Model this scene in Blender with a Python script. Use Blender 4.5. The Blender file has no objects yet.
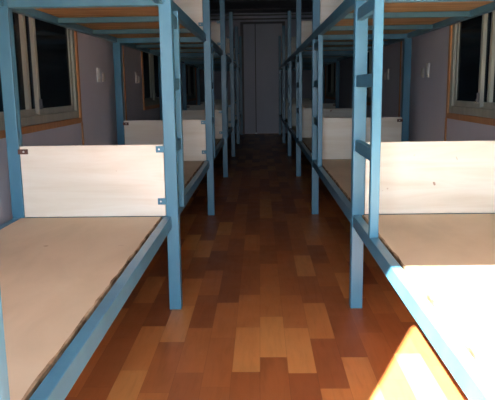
import bpy, bmesh, math, random
from mathutils import Vector, Matrix
S = bpy.context.scene
C = S.collection
random.seed(7)

# ---------------------------------------------------------------- camera, daylight, exposure
F_PX, PITCH, YAW, ROLL = 620.0, 0.1793, -0.0215, -0.0137
cd = bpy.data.cameras.new('camera'); cam = bpy.data.objects.new('camera', cd); C.objects.link(cam)
cd.sensor_fit = 'HORIZONTAL'; cd.sensor_width = 36.0; cd.lens = F_PX / 495.0 * 36.0
cd.clip_start = 0.02; cd.clip_end = 200
cam.matrix_world = (Matrix.Translation((0, 0, 1.0)) @ Matrix.Rotation(-YAW, 4, 'Z')
                    @ Matrix.Rotation(math.pi/2 - PITCH, 4, 'X') @ Matrix.Rotation(ROLL, 4, 'Z'))
S.camera = cam

W = bpy.data.worlds.new('sky'); S.world = W; W.use_nodes = True
bg = W.node_tree.nodes['Background']
bg.inputs['Color'].default_value = (0.77, 0.89, 1.0, 1)
bg.inputs['Strength'].default_value = 3.2

sl = bpy.data.lights.new('sun', 'SUN'); sun = bpy.data.objects.new('sun', sl); C.objects.link(sun)
sl.energy = 27; sl.angle = math.radians(0.53); sl.color = (1.0, 0.95, 0.87)
EL = math.radians(33.7)
sdir = Vector((0.415*math.cos(EL), 0.91*math.cos(EL), -math.sin(EL)))
sun.rotation_euler = sdir.to_track_quat('-Z', 'Y').to_euler()
sun.location = (-4, -8, 7)

# sky portal in the entrance doorway behind the camera (guides the sky light through the opening)
DX0, DX1, DH, BY = -0.67, 0.40, 2.10, -0.30
pl = bpy.data.lights.new('doorway_portal', 'AREA'); po = bpy.data.objects.new('doorway_portal', pl); C.objects.link(po)
pl.shape = 'RECTANGLE'; pl.size = DX1-DX0; pl.size_y = DH; pl.cycles.is_portal = True
po.location = ((DX0+DX1)/2, BY-0.10, DH/2); po.rotation_euler = (math.radians(90), 0, 0)

vs = S.view_settings
S.display_settings.display_device = 'sRGB'
vs.view_transform = 'Standard'; vs.look = 'None'; vs.gamma = 1; vs.use_curve_mapping = False
vs.exposure = 2.05
S.cycles.max_bounces = 10; S.cycles.diffuse_bounces = 7; S.cycles.sample_clamp_indirect = 6

# ---------------------------------------------------------------- materials
def nodes(name):
    m = bpy.data.materials.new(name); m.use_nodes = True
    nt = m.node_tree; b = nt.nodes['Principled BSDF']
    return m, nt, b
def N(nt, t, **kw):
    n = nt.nodes.new(t)
    for k, v in kw.items(): setattr(n, k, v)
    return n
def ramp(nt, src, stops):
    r = N(nt, 'ShaderNodeValToRGB'); e = r.color_ramp.elements
    while len(e) > 1: e.remove(e[-1])
    e[0].position = stops[0][0]; e[0].color = (*stops[0][1], 1)
    for p, c in stops[1:]:
        q = e.new(p); q.color = (*c, 1)
    nt.links.new(src, r.inputs[0]); return r.outputs[0]
def coords(nt, scale=(1, 1, 1), jitter=True):
    tc = N(nt, 'ShaderNodeTexCoord'); mp = N(nt, 'ShaderNodeMapping'); mp.inputs['Scale'].default_value = scale
    nt.links.new(tc.outputs['Object'], mp.inputs[0])
    if not jitter: return mp.outputs[0]
    oi = N(nt, 'ShaderNodeObjectInfo'); ad = N(nt, 'ShaderNodeVectorMath', operation='ADD')
    ml = N(nt, 'ShaderNodeMath', operation='MULTIPLY'); ml.inputs[1].default_value = 37
    nt.links.new(oi.outputs['Random'], ml.inputs[0]); nt.links.new(mp.outputs[0], ad.inputs[0]); nt.links.new(ml.outputs[0], ad.inputs[1])
    return ad.outputs[0]
def noise(nt, vec, scale=5, detail=4, rough=.5, dist=0):
    n = N(nt, 'ShaderNodeTexNoise'); n.inputs['Scale'].default_value = scale; n.inputs['Detail'].default_value = detail
    n.inputs['Roughness'].default_value = rough; n.inputs['Distortion'].default_value = dist
    nt.links.new(vec, n.inputs['Vector']); return n.outputs['Fac']
def noisy(name, stops, scale, stretch=(1, 1, 1), rough=.5, metal=0, detail=4, spec=.5, bump=0, dist=0):
    m, nt, b = nodes(name)
    f = noise(nt, coords(nt, stretch), scale, detail, .55, dist)
    nt.links.new(ramp(nt, f, stops), b.inputs['Base Color'])
    b.inputs['Roughness'].default_value = rough; b.inputs['Metallic'].default_value = metal
    b.inputs['Specular IOR Level'].default_value = spec
    if bump:
        bp = N(nt, 'ShaderNodeBump'); bp.inputs['Strength'].default_value = bump; bp.inputs['Distance'].default_value = .002
        nt.links.new(f, bp.inputs['Height']); nt.links.new(bp.outputs[0], b.inputs['Normal'])
    return m
M = {}
M['blue'] = noisy('blue_enamel', [(.25, (.050, .175, .275)), (.55, (.066, .21, .325)), (.78, (.09, .26, .38))], 9, (1, 1, .35), .32, spec=.38, bump=.15)
M['slat'] = noisy('blue_slat_enamel', [(.25, (.04, .125, .17)), (.75, (.06, .17, .22))], 9, (1, 1, 1), .5)
M['rust'] = noisy('rusty_steel', [(.3, (.07, .035, .03)), (.7, (.17, .08, .06))], 60, rough=.7)
M['steel'] = noisy('screw_steel', [(.3, (.5, .5, .5)), (.7, (.7, .7, .68))], 60, rough=.35, metal=.8)
M['headboard'] = noisy('cream_plywood', [(.2, (.66, .61, .50)), (.42, (.76, .73, .64)), (.60, (.82, .81, .74)), (.8, (.71, .67, .58))], 3.2, (.45, 1, 4.2), .5, spec=.35, dist=.6)
M['deck'] = noisy('tan_plywood', [(.2, (.50, .405, .285)), (.5, (.60, .49, .35)), (.8, (.66, .555, .415))], 3.0, (1.6, .7, 1), .6, spec=.25, detail=7, dist=.5)
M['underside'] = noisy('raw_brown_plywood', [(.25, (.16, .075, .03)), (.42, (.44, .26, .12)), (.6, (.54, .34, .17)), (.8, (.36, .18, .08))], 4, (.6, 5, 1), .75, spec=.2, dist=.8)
M['edge'] = noisy('dark_worn_edge', [(.35, (.10, .06, .035)), (.5, (.30, .20, .12)), (.7, (.50, .37, .25))], 26, (1, .5, 1), .8, spec=.2)
M['wall'] = noisy('grey_lavender_panel', [(.3, (.58, .58, .66)), (.7, (.63, .63, .71))], 2.5, (1, 1, .5), .55, spec=.35)
M['ceiling'] = noisy('grey_ceiling_panel', [(.3, (.30, .29, .31)), (.7, (.34, .33, .35))], 2, rough=.7, spec=.2)
M['wood_trim'] = noisy('orange_wood_trim', [(.3, (.40, .17, .055)), (.7, (.52, .24, .09))], 14, (4, 4, .4), .45)
M['alu'] = noisy('champagne_aluminium', [(.3, (.29, .31, .27)), (.7, (.37, .38, .33))], 12, (2, 2, .4), .65, spec=.2)
M['glass'] = noisy('dark_window_glass', [(.3, (.006, .009, .012)), (.7, (.012, .017, .022))], 1.2, rough=.2, spec=.03)
gm, nt, b = M['glass'], M['glass'].node_tree, M['glass'].node_tree.nodes['Principled BSDF']
b.inputs['Specular IOR Level'].default_value = 0
gl = N(nt, 'ShaderNodeBsdfGlossy'); gl.inputs['Roughness'].default_value = .12; gl.inputs['Color'].default_value = (.8, .85, .9, 1)
ms = N(nt, 'ShaderNodeMixShader'); ms.inputs[0].default_value = .07
nt.links.new(b.outputs[0], ms.inputs[1]); nt.links.new(gl.outputs[0], ms.inputs[2])
nt.links.new(ms.outputs[0], nt.nodes['Material Output'].inputs['Surface'])
M['plate'] = noisy('white_switch_plastic', [(.3, (.74, .74, .72)), (.7, (.82, .82, .80))], 10, rough=.35)
M['plate_grey'] = noisy('grey_switch_plastic', [(.3, (.44, .44, .43)), (.7, (.50, .50, .49))], 10, rough=.4)
M['door'] = noisy('slate_door_panel', [(.3, (.50, .50, .58)), (.7, (.56, .56, .65))], 2, (1, 1, .4), .45)
M['doorframe'] = noisy('dark_door_frame', [(.3, (.07, .07, .08)), (.7, (.10, .10, .11))], 4, rough=.5)
M['concrete'] = noisy('pale_concrete', [(.3, (.26, .25, .23)), (.7, (.33, .32, .30))], 3, rough=.9, spec=.1)
M['white_paint'] = noisy('white_paint_scuff', [(.3, (.60, .66, .68)), (.7, (.75, .80, .80))], 40, rough=.6)

# floor: wood-look vinyl, 0.10 x 0.42 m blocks running along the aisle, every column shifted
m, nt, b = nodes('wood_block_floor'); M['floor'] = m
tc = N(nt, 'ShaderNodeTexCoord'); sp = N(nt, 'ShaderNodeSeparateXYZ'); nt.links.new(tc.outputs['Object'], sp.inputs[0])
def mth(op, a, bb=None, c=None):
    n = N(nt, 'ShaderNodeMath', operation=op)
    for i, v in enumerate((a, bb, c)):
        if v is None: continue
        if isinstance(v, (int, float)): n.inputs[i].default_value = v
        else: nt.links.new(v, n.inputs[i])
    return n.outputs[0]
cx = mth('DIVIDE', mth('ADD', sp.outputs[0], 10.31), 0.101); col = mth('FLOOR', cx)
wn1 = N(nt, 'ShaderNodeTexWhiteNoise', noise_dimensions='1D'); nt.links.new(col, wn1.inputs['W'])
cy = mth('ADD', mth('DIVIDE', sp.outputs[1], 0.42), wn1.outputs['Value']); row = mth('FLOOR', cy)
cb = N(nt, 'ShaderNodeCombineXYZ'); nt.links.new(col, cb.inputs[0]); nt.links.new(row, cb.inputs[1])
wn2 = N(nt, 'ShaderNodeTexWhiteNoise', noise_dimensions='2D'); nt.links.new(cb.outputs[0], wn2.inputs['Vector'])
base = ramp(nt, wn2.outputs['Value'], [(0, (.235, .072, .026)), (.25, (.32, .105, .034)), (.55, (.40, .142, .044)), (.8, (.47, .182, .056)), (1, (.55, .250, .080))])
off = N(nt, 'ShaderNodeVectorMath', operation='MULTIPLY_ADD')
nt.links.new(wn2.outputs['Color'], off.inputs[0]); off.inputs[1].default_value = (9, 9, 9); nt.links.new(tc.outputs['Object'], off.inputs[2])
mp = N(nt, 'ShaderNodeMapping'); mp.inputs['Scale'].default_value = (14, 1.6, 1); nt.links.new(off.outputs[0], mp.inputs[0])
g = noise(nt, mp.outputs[0], 3, 5, .6, .6)
gr = ramp(nt, g, [(.25, (.84, .81, .78)), (.5, (1, 1, 1)), (.8, (1.1, 1.08, 1.05))])
mx = N(nt, 'ShaderNodeMix', data_type='RGBA', blend_type='MULTIPLY'); mx.inputs[0].default_value = 1
nt.links.new(base, mx.inputs[6]); nt.links.new(gr, mx.inputs[7])
fx = mth('ABSOLUTE', mth('SUBTRACT', mth('FRACT', cx), .5)); fy = mth('ABSOLUTE', mth('SUBTRACT', mth('FRACT', cy), .5))
seam = mth('MAXIMUM', mth('GREATER_THAN', fx, .49), mth('GREATER_THAN', fy, .4975))
mx2 = N(nt, 'ShaderNodeMix', data_type='RGBA', blend_type='MULTIPLY'); nt.links.new(mth('MULTIPLY', seam, .35), mx2.inputs[0])
nt.links.new(mx.outputs[2], mx2.inputs[6]); mx2.inputs[7].default_value = (.3, .22, .2, 1)
# pale scuffs on the varnish
sc = noise(nt, tc.outputs['Object'], 5.5, 6, .65, .3)
scf = ramp(nt, sc, [(.66, (0, 0, 0)), (.74, (.28, .28, .28))])
mx3 = N(nt, 'ShaderNodeMix', data_type='RGBA'); nt.links.new(scf, mx3.inputs[0]); nt.links.new(mx2.outputs[2], mx3.inputs[6]); mx3.inputs[7].default_value = (.50, .36, .27, 1)
nt.links.new(mx3.outputs[2], b.inputs['Base Color'])
rr = mth('MULTIPLY_ADD', noise(nt, tc.outputs['Object'], 9, 4), .25, .28); nt.links.new(rr, b.inputs['Roughness'])
b.inputs['Specular IOR Level'].default_value = .4

# ---------------------------------------------------------------- mesh helpers
def add_box(bm, lo, hi, bev=0.0, mat=0):
    lo = [min(a, c) for a, c in zip(lo, hi)], [max(a, c) for a, c in zip(lo, hi)]
    lo, hi = lo
    t = bmesh.new(); bmesh.ops.create_cube(t, size=1)
    for v in t.verts:
        v.co = Vector([(lo[i]+hi[i])/2 + v.co[i]*(hi[i]-lo[i]) for i in range(3)])
    if bev: bmesh.ops.bevel(t, geom=list(t.edges), offset=bev, segments=2, profile=.5, affect='EDGES')
    for f in t.faces: f.material_index = mat
    me = bpy.data.meshes.new('tmp'); t.to_mesh(me); t.free(); bm.from_mesh(me); bpy.data.meshes.remove(me)
def add_disc(bm, c, r, axis, depth, seg=14, mat=0):
    t = bmesh.new(); bmesh.ops.create_cone(t, cap_ends=True, segments=seg, radius1=r, radius2=r*.85, depth=depth)
    R = Matrix.Rotation(math.pi/2, 4, 'X') if axis == 'y' else (Matrix.Rotation(math.pi/2, 4, 'Y') if axis == 'x' else Matrix())
    bmesh.ops.transform(t, matrix=Matrix.Translation(c) @ R, verts=t.verts)
    for f in t.faces: f.material_index = mat
    me = bpy.data.meshes.new('tmp'); t.to_mesh(me); t.free(); bm.from_mesh(me); bpy.data.meshes.remove(me)
def flecks(key, scale, lo, colour):
    # small brown knots and specks in the veneer
    nt = M[key].node_tree; b = nt.nodes['Principled BSDF']; src = b.inputs['Base Color'].links[0].from_socket
    f = ramp(nt, noise(nt, coords(nt), scale, 2, .4), [(lo, (0, 0, 0)), (lo+.03, (.7, .7, .7))])
    mx = N(nt, 'ShaderNodeMix', data_type='RGBA'); nt.links.new(f, mx.inputs[0]); nt.links.new(src, mx.inputs[6])
    mx.inputs[7].default_value = (*colour, 1); nt.links.new(mx.outputs[2], b.inputs['Base Color'])
flecks('headboard', 21, .755, (.30, .13, .06)); flecks('deck', 17, .74, (.30, .20, .12))
def obj(name, bm, mats, parent=None, kind=None, label=None):
    me = bpy.data.meshes.new(name); bm.to_mesh(me); bm.free()
    for mm in (mats if isinstance(mats, (list, tuple)) else [mats]): me.materials.append(M[mm])
    o = bpy.data.objects.new(name, me); C.objects.link(o)
    if parent: o.parent = parent
    if kind: o['kind'] = kind
    if label: o['label'] = label
    return o
def box(name, lo, hi, mat, parent=None, bev=.002, **kw):
    bm = bmesh.new(); add_box(bm, lo, hi, bev); return obj(name, bm, mat, parent, **kw)

# ---------------------------------------------------------------- setting
WL, WR, YE, H = -1.17, 1.21, 13.70, 2.56
T = .08
Y0 = BY
box('floor', (WL-T, Y0-T, -.06), (WR+T, YE+T, 0), 'floor', kind='structure', bev=0)
bm = bmesh.new(); add_box(bm, (WL-T, Y0-T, H), (WR+T, YE+T, H+.06))
y = 1.0
while y < YE:                                             # narrow joint ribs between ceiling panels
    add_box(bm, (WL, y-.012, H-.008), (WR, y+.012, H+.001)); y += 1.2
obj('ceiling', bm, 'ceiling', kind='structure')
box('ground', (-14, -16, -.12), (14, Y0-T-.005, -.05), 'concrete', kind='structure', bev=0)

WIN = [(2.55, 4.05), (6.27, 7.77), (9.99, 11.49)]; WZ0, WZ1 = .79, 1.80
WINR = [(2.90, 4.05)] + WIN[1:]
def side_wall(name, x, s):                                # s: outward direction
    bm = bmesh.new(); xa, xb = x, x+s*T
    add_box(bm, (xa, Y0-T, 0), (xb, YE+T, WZ0)); add_box(bm, (xa, Y0-T, WZ1), (xb, YE+T, H))
    e = Y0-T
    for a, c in (WIN if s < 0 else WINR):
        add_box(bm, (xa, e, WZ0), (xb, a, WZ1)); e = c
    add_box(bm, (xa, e, WZ0), (xb, YE+T, WZ1))
    obj(name, bm, 'wall', kind='structure')
side_wall('wall_left', WL, -1); side_wall('wall_right', WR, 1)
bm = bmesh.new()
add_box(bm, (WL, YE, 0), (-.40, YE+T, H)); add_box(bm, (.56, YE, 0), (WR, YE+T, H)); add_box(bm, (-.40, YE, 2.38), (.56, YE+T, H))
obj('wall_back', bm, 'wall', kind='structure')
bm = bmesh.new()
add_box(bm, (WL, Y0-T, 0), (DX0, Y0, H)); add_box(bm, (DX1, Y0-T, 0), (WR, Y0, H)); add_box(bm, (DX0, Y0-T, DH), (DX1, Y0, H))
obj('wall_front', bm, 'wall', kind='structure')

# double door in the end wall
bm = bmesh.new()
add_box(bm, (-.40, YE-.03, 0), (-.335, YE+T, 2.38), .003); add_box(bm, (.495, YE-.03, 0), (.56, YE+T, 2.38), .003)
add_box(bm, (-.335, YE-.03, 2.335), (.495, YE+T, 2.38), .003)
dr = obj('door_1', bm, 'doorframe', kind='structure')
for a, c in ((-.335, -.084), (-.080, .495)):
    bm = bmesh.new(); add_box(bm, (a, YE+.005, .001), (c, YE+.045, 2.335), .003)
    add_box(bm, (a+.05, YE-.001, .15), (c-.05, YE+.006, 1.02), .002); add_box(bm, (a+.05, YE-.001, 1.14), (c-.05, YE+.006, 2.24), .002)
    obj('door_leaf', bm, 'door', dr)
box('door_astragal', (-.092, YE-.012, .01), (-.072, YE+.004, 2.334), 'doorframe', dr)
n = 0
for z0, z1, d in ((2.42, 2.45, .03), (2.50, 2.53, .05)):
    n += 1; box('trim_%d' % n, (WL, YE-d, z0), (WR, YE, z1), 'doorframe', kind='structure')

def window(idx, x, s, a, c):
    # orange timber casing > aluminium frame > two sliding sashes > pane, latch
    bm = bmesh.new(); i = -s                                # i: inward
    z0, z1 = WZ0, WZ1; w = .035
    for lo, hi in (((a, z0), (a+w, z1)), ((c-w, z0), (c, z1)), ((a+w, z0), (c-w, z0+w)), ((a+w, z1-w), (c-w, z1))):
        add_box(bm, (x+i*.014, lo[0], lo[1]), (x+s*T, hi[0], hi[1]), .002)
    cas = obj('window_%d' % idx, bm, 'wood_trim', kind='structure')
    a, c, z0, z1 = a+w, c-w, z0+w, z1-w; w = .045
    bm = bmesh.new()
    for lo, hi in (((a, z0), (a+w, z1)), ((c-w, z0), (c, z1)), ((a+w, z0), (c-w, z0+w)), ((a+w, z1-w), (c-w, z1))):
        add_box(bm, (x+i*.004, lo[0], lo[1]), (x+s*.07, hi[0], hi[1]), .002)
    for k in (.014, .036): add_box(bm, (x+s*k, a+w, z0+w), (x+s*(k+.004), c-w, z0+w+.008))   # running tracks
    obj('window_frame', bm, 'alu', cas)
    a, c, z0, z1 = a+w, c-w, z0+w, z1-w; mid = (a+c)/2
    for k, (p, q) in enumerate(((mid+.03, c), (a, mid+.10))):
        d0 = .010 + .022*k; w = .034
        bm = bmesh.new()
        for lo, hi in (((p, z0), (p+w, z1)), ((q-w, z0), (q, z1)), ((p+w, z0), (q-w, z0+w)), ((p+w, z1-w), (q-w, z1))):
            add_box(bm, (x+s*d0, lo[0], lo[1]), (x+s*(d0+.022), hi[0], hi[1]), .002)
        if k == 1: add_box(bm, (x+s*(d0-.012), mid-.085, z0+w), (x+s*(d0+.010), mid-.050, z1-w), .002)   # interlock bar
        sash = obj('window_sash', bm, 'alu', cas)
        box('glass_pane', (x+s*(d0+.008), p+w-.004, z0+w-.004), (x+s*(d0+.014), q-w+.004, z1-w+.004), 'glass', sash, bev=0)
        if k == 0:
            bm = bmesh.new(); add_box(bm, (x+s*.010, p+.008, z0+.03), (x-s*.002, p+.026, z0+.085), .003)
            add_disc(bm, (x-s*.003, p+.017, z0+.045), .006, 'x', .006)
            obj('sash_latch', bm, 'doorframe', sash)
k = 0
for i in range(3):
    for x, s, ww in ((WL, -1, WIN), (WR, 1, WINR)):
        k += 1; window(k, x, s, *ww[i])
# thin timber strips over the wall panel joints
for x, s in ((WL, -1), (WR, 1)):
    for y, z1 in ((4.07, WZ0), (5.44, H), (7.86, H), (11.6, H)):
        n += 1
        box('trim_%d' % n, (x, y-.012, 0), (x-s*.008, y+.012, z1), 'wood_trim', kind='structure')

# ---------------------------------------------------------------- bunk beds
LEN, WID = 2.1345, .748
PW, PD = .054, .0255
ZL, ZU = .437, 1.405        # rail tops
RH = .054
def bunk(side):
    """local frame: x = 0 at the aisle face, going +x towards the wall (mirrored for the left), y from the near to the far end"""
    sx = -1 if side == 'left' else 1
    RX = .031 if side == 'left' else .003
    root = bpy.data.objects.new('bunk_bed', None); C.objects.link(root)
    def B(bm, lo, hi, bev=.002, mat=0): add_box(bm, (sx*lo[0], lo[1], lo[2]), (sx*hi[0], hi[1], hi[2]), bev, mat)
    def part(name, lo, hi, mat, parent=root, bev=.0025, label=None):
        bm = bmesh.new(); B(bm, lo, hi, bev); return obj(name, bm, mat, parent, label=label)
    posts = {}
    for xe in (0, 1):
        for ye in (0, 1):
            x0 = xe*(WID-PW); y0 = ye*(LEN-PD) - (0.0005 if ye else -0.0005)
            bm = bmesh.new(); B(bm, (x0, y0, 0), (x0+PW, y0+PD, 2.06), .003)
            posts[xe, ye] = obj('post', bm, 'blue', root)
    for z in (ZL, ZU):
        for xe in (0, 1):
            x0 = RX if xe == 0 else WID-.004-.034
            part('side_rail', (x0, PD, z-RH), (x0+.034, LEN-PD, z), 'blue')
        for ye in (0, 1):
            y0 = 0.003 if ye == 0 else LEN-PD-.0005
            part('end_rail', (PW, y0, z-RH-.004), (WID-PW, y0+.022, z-.004), 'blue')
        for t in (1/3, 2/3):
            part('slat', (RX+.034, LEN*t-.02, z-.050), (WID-.038, LEN*t+.02, z-.022), 'slat')
        # the plywood base, its aisle edge slightly ragged and darkened by wear
        low = z == ZL
        bm = bmesh.new()
        xa, xb, ya, yb, zt, zb = RX+.041, WID-.043, .030, LEN-.030, z+.001, z-.021
        ns = 60; rows = []
        rnd = random.Random(3 if low else 5); j = 0
        for q in range(ns+1):
            yy = ya+(yb-ya)*q/ns; j = j*.7+rnd.uniform(-.0007, .0007)
            e = xa+j
            xs = (e, e+.004+rnd.uniform(0, .004), xb)
            rows.append([[bm.verts.new((sx*xx, yy, zz)) for xx in xs] for zz in (zt, zb)])
        for q in range(ns):
            A, Bq = rows[q], rows[q+1]
            for c_ in range(2):
                f = bm.faces.new((A[0][c_], A[0][c_+1], Bq[0][c_+1], Bq[0][c_])); f.material_index = 1 if (c_ == 0 and low) else 0
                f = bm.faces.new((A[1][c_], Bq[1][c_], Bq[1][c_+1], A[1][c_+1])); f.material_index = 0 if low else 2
            f = bm.faces.new((A[0][0], Bq[0][0], Bq[1][0], A[1][0])); f.material_index = 1
            bm.faces.new((A[0][2], A[1][2], Bq[1][2], Bq[0][2]))
        for q, fl in ((0, 1), (ns, -1)):
            A = rows[q]
            for c_ in range(2): bm.faces.new((A[0][c_], A[1][c_], A[1][c_+1], A[0][c_+1])[::fl])
        bmesh.ops.recalc_face_normals(bm, faces=bm.faces)
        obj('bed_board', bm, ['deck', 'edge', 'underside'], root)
        # the headboard panel, screwed to tabs between the far posts
        y1 = LEN-.006
        hb = part('headboard', (PW+.002, y1-.018, z+.003), (WID-PW-.003, y1, z+.322 if low else z+.300), 'headboard', bev=.0015)
        for (xe, zz, mt) in ((0, z+.302, 'blue'), (0, z+.07, 'blue'), (1, z+.298, 'rust')):
            if sx == 1 and xe == 0: continue
            bm = bmesh.new(); yy = y1-.0185
            if xe == 0: B(bm, (PW-.004, yy-.006, zz-.014), (PW+.034, yy, zz+.014), .001); cxs = PW+.020
            else: B(bm, (WID-PW-.040, yy-.006, zz-.011), (WID-PW+.004, yy, zz+.011), .001); cxs = WID-PW-.022
            add_disc(bm, (sx*cxs, yy-.0075, zz), .0045, 'y', .004, mat=1)
            obj('bracket', bm, [mt, 'steel'], posts[xe, 1])
    if sx == 1:
      bm = bmesh.new(); yy = LEN-PD
      B(bm, (PW-.020, yy-.006, ZU-.045), (PW+.003, yy+.001, ZU-.010), .0015)
      obj('rail_bracket', bm, 'white_paint', posts[0, 1], label='whitish rail bracket')
    # ladder: an upright standing on the lower rail, rungs welded across to the corner post
    if side == 'left': u0, u1, r0, r1, lx = .203, .237, PD, .205, .000
    else: u0, u1, r0, r1, lx = LEN-.450, LEN-.417, LEN-.419, LEN-PD, .003
    bm = bmesh.new(); B(bm, (lx, u0, ZL-.001), (lx+.034, u1, ZU-RH), .003)
    up = obj('ladder_upright', bm, 'blue', root)
    for zz in (.745, 1.02, 1.295):
        part('rung', (lx+.004, r0, zz-.025), (lx+.030, r1, zz+.025), 'blue', up)
    return root
def copy_tree(o, parent=None):
    c = o.copy(); C.objects.link(c)
    if parent: c.parent = parent
    for ch in list(o.children): copy_tree(ch, c)
    return c
ORD = ['nearest the camera', 'second from the camera', 'third from the camera', 'fourth from the camera', 'fifth from the camera', 'sixth and farthest, by the end wall']
XA = {'left': -.369, 'right': .406}
for side in ('left', 'right'):
    proto = bunk(side)
    for k in range(6):
        o = proto if k == 0 else copy_tree(proto)
        o.location = (XA[side], 2.7335 - LEN + k*(LEN+.0005), 0)
        extra = {('left', 0): ', deck in shade', ('right', 0): ', sunlight on its deck'}.get((side, k), '')
        o['label'] = 'blue bunk bed on the %s, %s%s' % (side, ORD[k], extra)
        o['category'] = 'bunk bed'; o['group'] = 'blue bunk beds lining the aisle'

# ---------------------------------------------------------------- switch plates on the walls
def plate(name, x, s, y, z, w, h, mat, label, cat, group):
    bm = bmesh.new()
    add_box(bm, (x, y-w/2, z-h/2), (x-s*.009, y+w/2, z+h/2), .003)
    o = obj(name, bm, mat); o['label'] = label; o['category'] = cat; o['group'] = group
    bm = bmesh.new(); add_box(bm, (x-s*.0085, y-w*.28, z-h*.28), (x-s*.013, y+w*.28, z+h*.28), .0015)
    obj('rocker', bm, mat, o)
    for q in (-.38, .38):
        bm = bmesh.new(); add_disc(bm, (x-s*.0095, y, z+q*h), .003, 'x', .002); obj('screw', bm, 'steel', o)
for x, s, sd in ((WL, -1, 'left'), (WR, 1, 'right')):
    for y, where in ((4.56, 'beside the first window'), (5.96, 'before the second window')):
        plate('light_switch', x, s, y, 1.105, .066, .100, 'plate', 'larger white switch plate on the %s wall %s' % (sd, where), 'switch', 'wall switches')
        plate('wall_socket', x, s, y+.145, 1.09, .055, .066, 'plate_grey', 'smaller grey socket plate on the %s wall %s' % (sd, where), 'socket', 'wall sockets')
